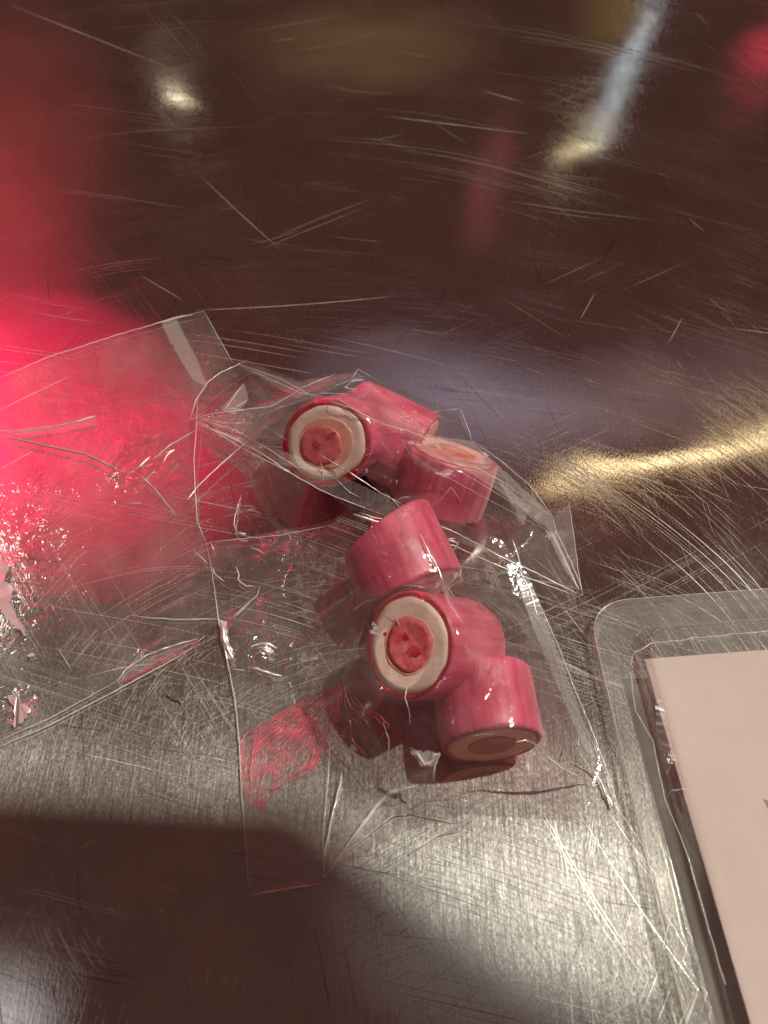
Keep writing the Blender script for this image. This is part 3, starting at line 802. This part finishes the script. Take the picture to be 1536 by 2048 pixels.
def thin_tube(pts, r, m, name, parent, jit=0.0):
    vs, fs = [], []; K = 5
    for i, q in enumerate(pts):
        a = pts[max(0, i - 1)]; b2 = pts[min(len(pts) - 1, i + 1)]
        tt = (b2 - a).normalized(); sd = tt.cross(Vector((0, 0, 1))).normalized(); up = sd.cross(tt)
        rr = r * (.7 + .7 * abs(noise.noise(Vector((i * .4, r * 1e5, 0)))))
        q = q + sd * jit * noise.noise(Vector((i * .3, 2, 0)))
        for k in range(K):
            an = 2 * math.pi * k / K; vs.append(q + sd * math.cos(an) * rr + up * math.sin(an) * rr)
    for i in range(len(pts) - 1):
        for k in range(K):
            k2 = (k + 1) % K; fs.append((i * K + k, i * K + k2, (i + 1) * K + k2, (i + 1) * K + k))
    return obj(name, vs, fs, m, parent)
def dens(pp, step=.0005):
    o = []
    for a, b2 in zip(pp[:-1], pp[1:]):
        k = max(1, int((b2 - a).length / step))
        o += [a.lerp(b2, i / k) for i in range(k)]
    return o + [pp[-1]]
thin_tube(dens([P(1262, 1350, .0056), P(1270, 1420, .0056), P(1305, 1480, .0056), P(1330, 1600, .0056), P(1372, 1700, .0056), P(1450, 1970, .0056)]), .00005, CF, 'edge_line', box, .0001)
thin_tube(dens([P(1262, 1330, .0056), P(1268, 1305, .0056), P(1300, 1288, .0056), P(1400, 1275, .0056), P(1536, 1262, .0056)]), .00006, CV, 'edge_line', box, .0003)
sv, sf = [], []
for k in range(330):
    px = random.uniform(1310, 1536); py = 1287 - (px - 1300) * .09 + random.gauss(0, 3.5)
    if 1465 < px < 1500: continue
    c = P(px, py, .0056); s = random.uniform(.03, .09) * MM; a = random.random() * 6
    i = len(sv)
    for q in range(3):
        sv.append(c + Vector((math.cos(a + q * 2.1) * s, math.sin(a + q * 2.1) * s, random.uniform(0, 1) * s)))
    sv.append(c + Vector((0, 0, s)))
    sf += [(i, i + 1, i + 3), (i + 1, i + 2, i + 3), (i + 2, i, i + 3)]
o = obj('frosted_rim', sv, sf, CF, box, smooth=False); o['kind'] = 'stuff'

rim = [Vector((v.x, v.y, .0024)) for v in rounded(corner(.00005, .00005, 0, .095 - .0001), [.006] * 4)]
thin_tube(dens([rim[i] for i in range(len(rim))][:] + [rim[0]]), .00006, CV, 'rim_edge', box)

m, nt, b, out = mat('pinkish_card'); PAPER = m
tc = N(nt, 'ShaderNodeTexCoord')
cc = mixc(nt, ramp(nt, noise_n(nt, tc.outputs['Object'], 90, 5, .6), .35, .65), (.70, .545, .515), (.75, .60, .57))
cc = mixc(nt, mathn(nt, 'MULTIPLY', ramp(nt, noise_n(nt, tc.outputs['Object'], 1800, 2), .5, .8), .25), cc, (.62, .49, .45))
nt.links.new(cc, b.inputs['Base Color']); b.inputs['Roughness'].default_value = .7
zp = 4.3 * MM
c0 = P(1289, 1318, zp); c1 = P(1660, 1290, zp); c3 = P(1500 + 46, 2200, zp); c2 = c1 + (c3 - c0)
def slab(c, th, name, m, parent, label=None):
    vs = [Vector(q) for q in c] + [Vector(q) - Vector((0, 0, th)) for q in c]
    n = len(c)
    fs = [tuple(range(n)), tuple(range(2 * n - 1, n - 1, -1))] + [(i, i + n, (i + 1) % n + n, (i + 1) % n) for i in range(n)]
    return obj(name, vs, fs, m, parent, smooth=False)
edge = dens([c0, c3], .0008)
edge = [q + Vector((.00004 * noise.noise(Vector((i * .7, 0, 0))), 0, 0)) for i, q in enumerate(edge)]
card = slab([c0] + edge[1:-1] + [c3, c2, c1], .00025, 'paper_card', PAPER, None)
card['label'] = 'pale pink paper card inside the clear plastic box'; card['category'] = 'card'
m, nt, b, out = mat('red_print'); b.inputs['Base Color'].default_value = (.30, .005, .025, 1); b.inputs['Roughness'].default_value = .5
slab([P(1526, 1597, zp + .00004), P(1535, 1615, zp + .00004), P(1570, 1660, zp + .00004), P(1580, 1625, zp + .00004), P(1545, 1605, zp + .00004)], .00002, 'printed_mark', m, card)

# ------------------------------------------------------------------ specks of dirt and sugar dust on the steel
m, nt, b, out = mat('dark_speck'); DK = m; b.inputs['Base Color'].default_value = (.04, .03, .03, 1)
m, nt, b, out = mat('sugar_dust'); LT = m; b.inputs['Base Color'].default_value = (.85, .8, .75, 1)
for nm, mm_, cnt, lab in (('sugar_dust', LT, 170, 'tiny pale sugar crumbs scattered over the steel'), ('dirt_specks', DK, 60, 'tiny dark dirt specks scattered over the steel')):
    vs, fs = [], []
    for k in range(cnt):
        c = P(random.uniform(-50, 1200), random.uniform(-50, 2080), .00002); s_ = random.uniform(.02, .055) * MM; i = len(vs)
        for q in range(5):
            a = q * 2 * math.pi / 5 + random.random(); vs.append(c + Vector((math.cos(a) * s_, math.sin(a) * s_, 0)))
        vs.append(c + Vector((0, 0, s_)))
        fs += [(i + q, i + (q + 1) % 5, i + 5) for q in range(5)]
    o = obj(nm, vs, fs, mm_, None, smooth=False); o['kind'] = 'stuff'; o['label'] = lab; o['category'] = 'crumbs' if nm == 'sugar_dust' else 'dirt'
pts = dens([P(332, 1390, .0002), P(342, 1396, .0003), (P(350, 1402, .0002)), P(356, 1401, .0003), P(362, 1408, .0002)], .0002)
o = thin_tube(pts, .00009, DK, 'dark_fibre', None); o['label'] = 'tiny dark curled fibre lying on bare steel left of the lower wrapper'; o['category'] = 'fibre'

# ------------------------------------------------------------------ deep scratches whose raised burrs catch the light
m, nt, b, out = mat('scratch_burr'); SB = m
b.inputs['Base Color'].default_value = (.40, .36, .33, 1); b.inputs['Metallic'].default_value = .6; b.inputs['Roughness'].default_value = .7
vs, fs = [], []
def burr(p0, p1, bend, wpx):
    n = max(3, int(math.hypot(p1[0] - p0[0], p1[1] - p0[1]) / 14)); i0 = len(vs)
    nx, ny = -(p1[1] - p0[1]), p1[0] - p0[0]
    for i in range(n + 1):
        e = i / n; k = 4 * e * (1 - e) * bend
        x = p0[0] + (p1[0] - p0[0]) * e + nx * k; y = p0[1] + (p1[1] - p0[1]) * e + ny * k
        ww = wpx * (.25 + min(1, 4 * e, 4 * (1 - e))) * (.6 + .8 * abs(noise.noise(Vector((x * .07, y * .07, 1)))))
        L_ = math.hypot(nx, ny) + 1e-6; ox, oy = nx / L_ * ww * .5, ny / L_ * ww * .5
        vs.append(P(x - ox, y - oy, .000004)); vs.append(P(x, y, .000004 + ww * .00001)); vs.append(P(x + ox, y + oy, .000004))
    for i in range(n):
        a = i0 + i * 3
        fs.append((a, a + 1, a + 4, a + 3)); fs.append((a + 1, a + 2, a + 5, a + 4))
rs = random.Random(41)
for x0, y0, x1, y1, cnt, lo, hi in ((60, 1640, 900, 2040, 170, 20, 130), (640, 1760, 1000, 2040, 60, 30, 150), (1120, 900, 1530, 1180, 60, 25, 120),
                                    (40, 1080, 440, 1480, 45, 20, 110), (300, 20, 1530, 640, 22, 40, 220), (860, 600, 1530, 860, 16, 30, 150)):
    for k in range(cnt):
        x, y = rs.uniform(x0, x1), rs.uniform(y0, y1)
        a = math.atan2(y - 1500, x - 620) + math.pi / 2 + rs.gauss(0, .22)
        l = lo * (hi / lo) ** (rs.random() ** 1.6)
        burr((x, y), (x + math.cos(a) * l, y + math.sin(a) * l), rs.uniform(-.03, .05), rs.choice((.35, .45, .55, .7, 1.0)) * (1.5 if y > 1600 else .55))
for q in (((722, 1864), (982, 1890), .0, 2.0), ((700, 1930), (1130, 1870), -.05, 1.3), ((990, 2048), (1110, 1960), .0, 1.2), ((645, 1760), (700, 1830), .0, 1.0),
          ((690, 1725), (880, 1775), .02, 1.1), ((95, 1910), (185, 2048), -.03, 1.5), ((290, 1935), (330, 2020), .0, 1.2), ((386, 1600), (430, 1770), .0, 1.1), ((390, 620), (790, 592), .01, 2.2),
          ((400, 350), (560, 498), .01, 1.8), ((20, 10), (350, 140), .0, 1.8), ((768, 232), (1060, 268), .0, 1.6), ((280, 550), (365, 600), .0, 1.6), ((960, 180), (1048, 205), .0, 1.6),
          ((1190, 585), (1160, 640), .0, 1.6), ((1365, 635), (1335, 690), .0, 1.4), ((720, 1700), (960, 1800), .03, 1.0), ((735, 1820), (930, 1822), .04, 1.2)):
    burr(q[0], q[1], q[2], q[3] * .6)
o = obj('deep_scratches', vs, fs, SB, top); o['kind'] = 'stuff'
